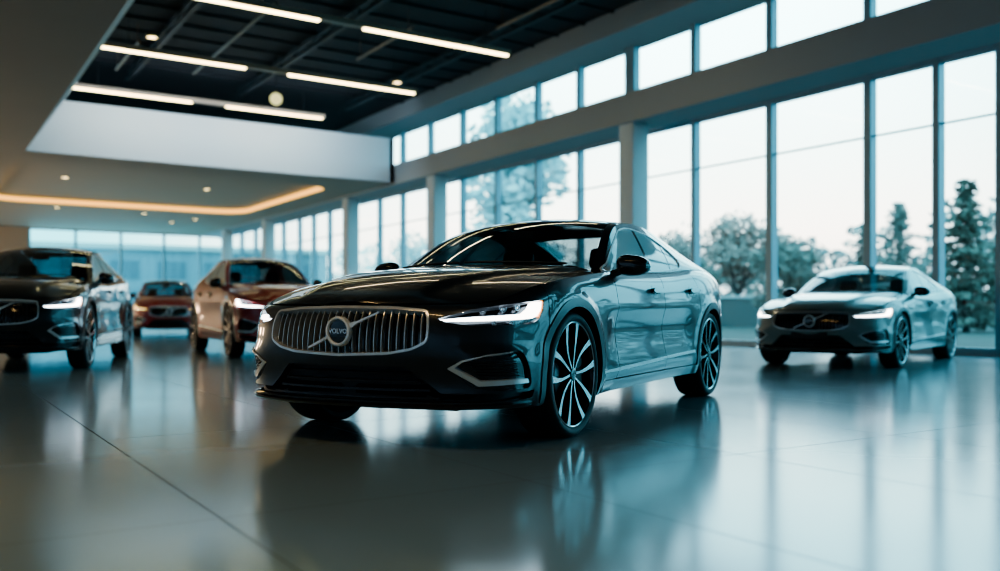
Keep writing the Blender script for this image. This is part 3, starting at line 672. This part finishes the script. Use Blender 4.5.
# lowered ceiling (taupe underside) with splayed edge on the left and a white bulkhead across the hall
LC = 5.0; SX, SX2, BY = 2.45, 3.40, 26.9
cv = round_poly([(2.35,29.0),(12.05,29.0),(12.05,39.6),(2.35,39.6)], 1.3, 10)
def slab(name, outer, holes, z, m):
    pb = PB(); fn = lambda a, b: np.stack([a, b, a*0+z], -1)
    pb.patch(fn, outer, holes, 2.5, rim=0, edge=.4, ref=(0,20,9)); return struct(pb.build(name, m))
slab('ceiling_lower', [(X0,Y0),(SX,Y0),(SX,BY),(BX,BY),(BX,Y1),(X0,Y1)], [cv], LC, M['soffit'])
slab('ceiling_tray', inset(cv, -.35), [], LC+.24, M['soffit'])
struct(MB().add([(SX,Y0,LC),(SX,BY,LC),(SX2,BY,6.48),(SX2,Y0,6.48),(SX2-.4,Y0,CEIL),(SX2-.4,BY,CEIL)], [(0,1,2,3),(3,2,5,4)]).build('trim_3', M['beam'], smooth=0))
struct(MB().box(SX-.02, BX-.02, BY, BY+.15, LC, 6.45).build('trim_4', M['bright_wall'], smooth=0))
struct(MB().box(BX-.17, BX-.02, BY, BY+.6, LC, 6.45).build('trim_5', M['bright_wall'], smooth=0))
# ribs of the dark deck
for i, y in enumerate(np.arange(0, 27, 1.05)):
    struct(MB().box(SX2-.4, BX, y-.04, y+.04, CEIL-.045, CEIL-.001).build(f'trim_{6+i}', M['deck'], smooth=0))
k = 40
for x in (5.0, 8.2, 11.6):
    k += 1; f = MB().box(x-.06, x+.06, Y0, BY, CEIL-.36, CEIL-.30); f.box(x-.05, x+.05, Y0, BY, CEIL-.14, CEIL-.08)
    for y in np.arange(Y0+.5, BY, 1.2): f.tube([(x, y, CEIL-.33), (x, y+.6, CEIL-.11), (x, y+1.2, CEIL-.33)], .018, 6)
    struct(f.build(f'trim_{k}', M['duct'], smooth=0))
# ---------------------------------------------------------------- lights that are things
LED_L = ['row nearest the bulkhead','middle row','row furthest from the bulkhead']
def led_row(y, x0, x1, z, segs, label, group):
    r = empty('linear_light', ((x0+x1)/2, y, z)); tag(r, label, 'light', group); c = (x0+x1)/2
    MB().box(x0-c-.05, x1-c+.05, -.085, .085, 0, .10).build('housing', M['brass'], r, smooth=0)
    for a, b in segs: MB().bbox(a-c, b-c, -.05, .05, -.035, .004, .015).build('light_tube', M['lightbar'], r)
    for a in (x0+.6, x1-.6): MB().tube([(a-c, 0, .10), (a-c, 0, CEIL-z-.05)], .008, 6).build('hanger_rod', M['duct'], r)
LG = 'rows of linear ceiling lights'
led_row(25.85, 3.45, 10.35, 6.6, ((3.45, 6.5), (7.45, 10.35)), 'linear ceiling light with two lit tubes, just in front of the white bulkhead', LG)
led_row(21.55, 3.42, 11.25, 6.6, ((3.42, 6.68), (7.74, 11.25)), 'linear ceiling light with two lit tubes, middle one of the three hanging rows', LG)
led_row(17.2, 3.5, 11.38, 6.6, ((3.5, 6.83), (7.79, 11.38)), 'linear ceiling light highest in the photo, nearest of the three hanging rows', LG)
def round_light(x, y, z, label, group, r=.11):
    t = empty('downlight', (x, y, z)); tag(t, label, 'light', group)
    MB().lathe([(r,-.012),(r*1.25,-.012),(r*1.3,.0),(r*1.3,.06),(0,.06)], 28).build('trim_ring', M['brass'], t)
    MB().lathe([(0,-.006),(r,-.006)], 24).build('lamp_disc', M['spot'], t)
SG = 'downlights under the ceilings'
for x, y, z, lab in ((4.61,21.95,7.1,'round downlight on the dark ceiling, upper left beside the middle light row'), (11.23,22.55,7.1,'round downlight on the dark ceiling, to the right past the middle light row'),
                     (4.2,33.2,5.225,'round downlight inside the glowing tray, the left one'), (8.98,33.6,5.225,'round downlight inside the glowing tray, the right one'),
                     (4.84,40.6,4.99,'round downlight behind the glowing tray, leftmost over the back window'), (8.28,41.0,4.99,'round downlight behind the glowing tray, second from the left'),
                     (10.22,44.35,4.99,'round downlight behind the glowing tray, lowest and furthest back'), (10.78,42.35,4.99,'round downlight behind the glowing tray, rightmost')):
    round_light(x, y, z, lab, SG)
g = empty('pendant_globe', (7.93,23.0,6.3)); tag(g, 'pale round globe lamp hanging under the dark ceiling between two light rows', 'light')
MB().lathe([(.16*math.sin(t), -.16*math.cos(t)) for t in np.linspace(0, math.pi, 20)], 32).build('globe', emis('globe_glow', (1.,.86,.36), .9), g)
MB().tube([(0,0,.16),(0,0,1.2)], .012, 8).build('rod', M['duct'], g)
cp = cv; f = MB(); nn = len(cp)
f.add([(x, y, z) for z in (LC-.001, LC+.26) for x, y in inset(cp, -.05)], [(i, (i+1) % nn, nn+(i+1) % nn, nn+i) for i in range(nn)]); struct(f.build('ceiling_tray_edge', M['soffit'])); f = MB()
vs = [(x, y, z) for z in (LC+.03, LC+.21) for x, y in inset(cp, -.02)]
f.add(vs, [(i, (i+1) % nn, nn+(i+1) % nn, nn+i) for i in range(nn)])
tag(f.build('cove_light', M['cove'], smooth=60), 'amber cove light glowing round the rounded tray in the lowered ceiling', 'light')
# conduits under the deck
for (x, y0, y1), lab in (((4.4,22.3,25.2),'bronze conduit behind the middle light row on the left'), ((9.3,17.9,20.9),'bronze conduit between two light rows, centre'), ((6.2,18.0,24.5),'bronze conduit crossing above the middle light row'), ((10.9,13.2,16.9),'bronze conduit to the right of the nearest light row')):
    p = MB().tube([(x,y0,CEIL-.5),(x,y1,CEIL-.5)], .035, 10); 
    for y in (y0+.2, y1-.2): p.tube([(x,y,CEIL-.5),(x,y,CEIL-.02)], .01, 6)
    tag(p.build('ceiling_conduit', M['pipe']), lab, 'pipe', 'conduits under the dark ceiling')
# ---------------------------------------------------------------- outside the glass: ground, low wall, trees with haze painted into their leaf colours
CA, SA = math.cos(R(33)), math.sin(R(33))
def at(px, z): x = (px-500)/900*z; return x*CA+z*SA, -x*SA+z*CA      # plan position seen in the photo's column px at depth z
M['ground'] = mat('damp_gravel_ground', (.085,.070,.055), .9, noise=(.35, (.055,.055,.045)))
M['lowwall'] = mat('pale_concrete', (.13,.135,.13), .8, noise=(1.2, (.11,.118,.115)))
M['cap'] = mat('white_coping', (.50,.52,.51), .6)
struct(MB().box(GX+.16, 190, -60, 210, -.25, -.05).build('ground', M['ground'], smooth=0))
M['bark'] = mat('grey_bark', (.05,.05,.05), .9)
LEAF = {}
for k, (c, d) in dict(near=((.215,.205,.165),(.245,.23,.185)), mid=((.30,.285,.25),(.33,.31,.27)), brown=((.54,.41,.36),(.57,.44,.39)), far=((.30,.315,.295),(.33,.34,.32)), haze=((.72,.84,.85),(.76,.87,.87))).items():  # haze is put into the leaf colour, paler with distance
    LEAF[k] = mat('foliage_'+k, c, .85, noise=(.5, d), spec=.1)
def leafquad(m, p, s, rnd):
    u = Vector((rnd.uniform(-1,1), rnd.uniform(-1,1), rnd.uniform(-.6,.6))).normalized(); w = u.cross(Vector((rnd.uniform(-1,1), rnd.uniform(-1,1), rnd.uniform(-1,1)))).normalized()
    u *= s; w *= s*.55; m.add([p-u, p-w*.9, p+u, p+w*.9], [(0,1,2,3)])
def conifer(px, z, top, lab, leaf='near', width=.22, seed=1, ragged=.5):
    rnd = random.Random(seed); x, y = at(px, z); h = .7+(312.5-top)/900*z
    t = empty('pine_tree', (x, y, -.05)); tag(t, lab, 'tree', 'trees outside the windows')
    MB().tube([(0,0,0),(.01*h,0,h*.5),(0,0,h*.985)], [.022*h,.013*h,.003*h], 8).build('trunk', M['bark'], t)
    m = MB(); zz = .06*h
    while zz < h*.99:
        f = 1-zz/h; L = h*width*(.10+1.05*f**.85)*rnd.uniform(.8,1.12); nb = rnd.randint(5, 8); a0 = rnd.uniform(0, 6.28)
        for b in range(nb):
            a = a0+6.283*b/nb+rnd.uniform(-.3,.3); l = L*rnd.uniform(1-ragged, 1.12); tilt = rnd.uniform(-.22, .10)+.30*(1-f)
            for q in range(int(16+40*f*width/.25)):
                s_ = rnd.uniform(.04, 1)**.8; wd = .10*l*(1-s_*.6)+.006*h
                p = Vector((math.cos(a)*l*s_-math.sin(a)*rnd.gauss(0,wd), math.sin(a)*l*s_+math.cos(a)*rnd.gauss(0,wd), zz+tilt*l*s_-.10*l*s_*s_+rnd.gauss(0,.007)*h))
                leafquad(m, p, h*.022*rnd.uniform(.6,1.25), rnd)
        zz += h*rnd.uniform(.030,.046)
    m.build('foliage', LEAF[leaf], t, smooth=0)
def broadleaf(px, z, top, lab, leaf='mid', width=.35, seed=1, dens=2600, base=.12):
    rnd = random.Random(seed); x, y = at(px, z); h = .7+(312.5-top)/900*z
    t = empty('broadleaf_tree', (x, y, -.05)); tag(t, lab, 'tree', 'trees outside the windows')
    tk = MB().tube([(0,0,0),(.02*h,.01*h,h*.3),(0,0,h*.7)], [.026*h,.018*h,.005*h], 8)
    bl = []
    for k in range(15):
        a = rnd.uniform(0,6.283); r = width*h*rnd.uniform(.1,.75); c = Vector((math.cos(a)*r, math.sin(a)*r, h*rnd.uniform(base+.18, .80))); c.z = min(c.z, h*(.88-.35*(r/(width*h))**2)); bl.append((c, h*rnd.uniform(.10,.17)))
        tk.tube([(0,0,h*.25),(c.x*.5,c.y*.5,(h*.25+c.z)/2),(c.x,c.y,c.z)], [.010*h,.007*h,.002*h], 5)
    tk.build('trunk', M['bark'], t)
    bl.append((Vector((0,0,h*.84)), h*.15)); m = MB()
    for k in range(dens):
        c, r = bl[rnd.randrange(len(bl))]; d = Vector((rnd.gauss(0,1), rnd.gauss(0,1), rnd.gauss(0,.8))).normalized()*r*rnd.random()**.4
        leafquad(m, c+d, h*.026*rnd.uniform(.6,1.3), rnd)
    m.build('foliage', LEAF[leaf], t, smooth=0)
conifer(966, 34, 176, 'tall layered pine outside, rising right of the last mullion past the grey car', 'near', .36, 3, .7)
conifer(899, 60, 203, 'pointed pine outside, above the tail half of the grey car roof', 'mid', .34, 5, .6)
conifer(866, 40, 222, 'shorter pine outside, above the windscreen of the grey car', 'mid', .30, 8)
broadleaf(1003, 36, 232, 'bushy tree outside at the right edge of the photo', 'near', .5, 9, 4200, 0)
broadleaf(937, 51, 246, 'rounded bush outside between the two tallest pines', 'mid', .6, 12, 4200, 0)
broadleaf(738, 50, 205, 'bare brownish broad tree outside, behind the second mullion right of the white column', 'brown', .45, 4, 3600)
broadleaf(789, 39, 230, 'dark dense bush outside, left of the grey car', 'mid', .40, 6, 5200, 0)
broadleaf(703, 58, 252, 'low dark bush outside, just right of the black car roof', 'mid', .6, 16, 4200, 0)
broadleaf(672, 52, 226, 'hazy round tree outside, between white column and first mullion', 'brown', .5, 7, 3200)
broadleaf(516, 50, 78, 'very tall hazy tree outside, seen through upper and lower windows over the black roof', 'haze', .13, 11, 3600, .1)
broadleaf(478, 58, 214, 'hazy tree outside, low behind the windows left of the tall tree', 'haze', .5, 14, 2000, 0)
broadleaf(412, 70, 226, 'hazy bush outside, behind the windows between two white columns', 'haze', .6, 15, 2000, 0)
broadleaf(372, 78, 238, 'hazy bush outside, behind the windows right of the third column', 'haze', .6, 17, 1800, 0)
# low wall with white coping beyond the car park
a, b = Vector((*at(640, 46), 0)), Vector((*at(964, 46), 0)); d = (b-a).normalized(); nrm = Vector((-d.y, d.x, 0)); ln = (b-a).length
w = empty('garden_wall', (*((a+b)/2).xy, -.05)); w.rotation_euler = (0,0,math.atan2(d.y, d.x)); tag(w, 'low pale garden wall with white coping outside the windows', 'wall')
MB().box(-ln/2, ln/2, -.1, .1, 0, 1.45).build('wall_body', M['lowwall'], w, smooth=0); MB().bbox(-ln/2-.05, ln/2+.05, -.18, .18, 1.45, 1.62, .02).build('coping', M['cap'], w)

# distant line of trees, too dense and hazy to count
rnd = random.Random(33); m = MB()
for k in range(240):
    yy = -6+k*.98+rnd.uniform(-1,1); xx = 62+rnd.uniform(-3,4)-max(0, 12-yy)*.3; hh = rnd.uniform(5.2,8.0)+1.2*math.sin(yy*.23); r = rnd.uniform(1.6,2.8)
    for q in range(110):
        a = rnd.uniform(0,6.283); v = rnd.random(); rr = r*math.sqrt(max(0., 1-abs(2*v-1)**2.5))*rnd.random()**.4
        leafquad(m, Vector((xx+math.cos(a)*rr, yy+math.sin(a)*rr, -.05+hh*v)), rnd.uniform(.25,.55), rnd)
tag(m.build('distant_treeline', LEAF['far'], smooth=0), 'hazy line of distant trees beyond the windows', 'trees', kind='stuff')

# pale building across the yard behind the glazed back wall
M['facade'] = mat('pale_blue_facade', (.20,.30,.335), .8, noise=(.3, (.17,.27,.30))); M['facade_glass'] = mat('facade_window_band', (.10,.17,.20), .3)
b = empty('office_building', (16.5, 84, -.05)); b.rotation_euler = (0,0,R(-6)); tag(b, 'pale hazy building seen through the glazed back wall', 'building')
MB().box(-15,17,0,9,0,6.3).build('wall', M['facade'], b, smooth=0); MB().box(-15.4,17.4,-.4,9.4,6.3,6.75).build('roof', M['cap'], b, smooth=0)
for k in range(8):
    for z in (1., 3.7): MB().box(-14+k*3.9,-11.6+k*3.9,-.05,.02,z,z+1.6).build('window', M['facade_glass'], b, smooth=0)
# ---------------------------------------------------------------- the five cars
hero = make_car('sports_sedan', M['paint_hero'], M['slat'], M['led'])
hero.location = (3.915, 5.5112, 0); hero.rotation_euler = (0, 0, -2.63827)
tag(hero, 'large near-black sedan in the foreground with chrome slatted grille and lit headlights', 'car')
CG = 'cars on display in the showroom'
hero['group'] = CG
dark_grille = ((M['slat'], M['slat_dark']),)
for nm, pm, loc, rz, sc, lab, sw in (
    ('sports_sedan', M['paint_grey'], (11.561, 8.078, 0), -2.8087, (1.0,.94,.983), 'sage grey sedan parked on the right in front of the tall windows', dark_grille),
    ('sports_sedan', M['paint_black'], (1.547, 14.135, 0), -1.8982, (1.081,.926,1.164), 'black car at the far left, cut by the edge of the photo', dark_grille),
    ('sports_sedan', M['paint_red'], (5.06, 15.539, 0), -1.6484, (1.034,.906,1.188), 'deep red car with lit headlight, partly hidden behind the big black sedan', dark_grille),
    ('sports_sedan', M['paint_crimson'], (6.42, 28.6, 0), -1.765, (1.05,1.0,1.20), 'small bright red car furthest back, between the black car and the deep red car', dark_grille)):
    c = copy_car(hero, nm, pm, M['warm_lamp'] if pm is M['paint_crimson'] else M['led_dim'], sw); c.location = loc; c.rotation_euler = (0,0,rz); c.scale = sc; c['label'] = lab
    if pm is M['paint_grey']: MB().bbox(2.345,2.365,-.24,.24,.375,.465,.008).build('number_plate', M['matte_black'], c)
# ---------------------------------------------------------------- camera
cd = bpy.data.cameras.new('camera'); co = bpy.data.objects.new('camera', cd); COL.objects.link(co)
co.location = (0,0,.70); co.rotation_euler = (R(90), 0, R(-33)); cd.sensor_width = 36; cd.lens = 32.4; cd.shift_y = .027; cd.clip_end = 600
cd.dof.use_dof = True; cd.dof.focus_distance = 5.4; cd.dof.aperture_fstop = .95
SC.camera = co
# ---------------------------------------------------------------- sky and lamps
WS = 10.5
w = bpy.data.worlds.new('sky'); SC.world = w; w.use_nodes = True; nt = w.node_tree; L = nt.links.new; bg = nt.nodes['Background']
tc = nt.nodes.new('ShaderNodeTexCoord'); sp = nt.nodes.new('ShaderNodeSeparateXYZ'); L(tc.outputs['Generated'], sp.inputs[0])
el = nt.nodes.new('ShaderNodeValToRGB'); e = el.color_ramp.elements; e[0].position = .0; e[0].color = (.20,.23,.235,1); e[1].position = .75; e[1].color = (.62,.92,1.,1)
for p, c in ((.08,(.315,.335,.322,1)), (.18,(.275,.40,.425,1)), (.29,(.30,.53,.60,1)), (.45,(.50,.76,.84,1))): x = e.new(p); x.color = c
L(sp.outputs[2], el.inputs[0])
az = nt.nodes.new('ShaderNodeVectorMath'); az.operation = 'DOT_PRODUCT'; az.inputs[1].default_value = (math.sin(R(43)), math.cos(R(43)), 0); L(tc.outputs['Generated'], az.inputs[0])
mr = nt.nodes.new('ShaderNodeMapRange'); mr.inputs[1].default_value = .80; mr.inputs[2].default_value = .985; mr.interpolation_type = 'SMOOTHSTEP'; L(az.outputs['Value'], mr.inputs[0])
ns = nt.nodes.new('ShaderNodeTexNoise'); ns.inputs['Scale'].default_value = 3.2; ns.inputs['Detail'].default_value = 5; L(tc.outputs['Generated'], ns.inputs[0])
cy = nt.nodes.new('ShaderNodeMix'); cy.data_type = 'RGBA'; cy.inputs[6].default_value = (.065,.20,.235,1); L(mr.outputs[0], cy.inputs[0]); L(el.outputs[0], cy.inputs[7])
cm = nt.nodes.new('ShaderNodeMix'); cm.data_type = 'RGBA'; cm.blend_type = 'MULTIPLY'; cm.inputs[0].default_value = .22; L(cy.outputs[2], cm.inputs[6]); L(ns.outputs['Fac'], cm.inputs[7])
L(cm.outputs[2], bg.inputs[0]); bg.inputs[1].default_value = WS
def lamp(kind, loc, energy, col, size=.2, rot=None, spot=None, sy=None):
    l = bpy.data.lights.new(kind.lower()+'_lamp', kind); o = bpy.data.objects.new(kind.lower()+'_lamp', l); COL.objects.link(o); o.location = loc; l.energy = energy; l.color = col
    if kind == 'AREA':
        l.size = size
        if sy: l.shape = 'RECTANGLE'; l.size_y = sy
    else: l.shadow_soft_size = size
    if rot: o.rotation_euler = rot
    if spot: l.spot_size = R(spot); l.spot_blend = .6
    return o
# sky portals in the glass front and the back window (guide sampling only, they emit nothing of their own)
for y, z, a, b in ((21, 2.5, 60, 5), (21, 6.3, 60, 1.5)):
    o = lamp('AREA', (GX+.2, y, z), 1, (1,1,1), a, (R(90), 0, R(90)), sy=b); o.data.cycles.is_portal = True
WARM = (1., .70, .40)
for x, y in ((-1.5,12),(-5,12),(-1.5,18),(-5,18),(-1,24),(0.6,1.5)): lamp('SPOT', (x, y, LC-.06), 75, WARM, .06, spot=115)  # unseen warm spots added to light the floor on the left
for x, y, z in ((4.2,33.2,5.15),(8.98,33.6,5.15),(4.84,40.6,4.9),(8.28,41,4.9),(10.22,44.35,4.9)): lamp('SPOT', (x, y, z), 400, WARM, .06, spot=120)
for x, y, e in ((-6,24,240),(-5,34,900),(-4,45,700)): lamp('POINT', (x, y, 2.2), e, (1.,.66,.38), .6)  # unseen warm fill added to brighten the lowered ceiling, no fixtures
lamp('AREA', (-7.5, 5, 4.93), 700, (.62,.84,1.), 1.2, (0, R(35), 0), sy=26)  # unseen cool fill added for the left wall and the hero's front
lamp('AREA', (-1.2, 3.5, 4.95), 50, (1.,.58,.22), .10, (0,0,0), sy=4)  # unseen amber strip added for a warm streak on the hood
lamp('AREA', (7.4, 24.6, 6.5), 85, (.86,.94,1.), 8, (R(80), 0, 0), sy=.15)  # added wash to brighten the bulkhead, has no fixture
for x in (5.3, 9.4): lamp('AREA', (x, 12.9, 6.55), 22, (1.,.74,.42), 3.2, (0,0,0), sy=.09)  # unseen strips added for warm streaks on the windscreen, no fixture
# ---------------------------------------------------------------- picture
SC.view_settings.view_transform = 'AgX'; SC.view_settings.look = 'AgX - Medium High Contrast'; SC.view_settings.exposure = .50
SC.view_settings.use_curve_mapping = True; cmx = SC.view_settings.curve_mapping
for ch, pts in ((0, ((.35,.312),(.7,.640))), (2, ((.3,.328),(.7,.735)))):
    for q in pts: cmx.curves[ch].points.new(*q)
cmx.update()
SC.cycles.use_denoising = True; SC.cycles.denoising_prefilter = 'ACCURATE'; SC.cycles.filter_width = 1.1; SC.cycles.max_bounces = 10; SC.cycles.transparent_max_bounces = 16; SC.cycles.sample_clamp_indirect = 6.; SC.cycles.caustics_reflective = False; SC.cycles.caustics_refractive = False; SC.cycles.blur_glossy = .4
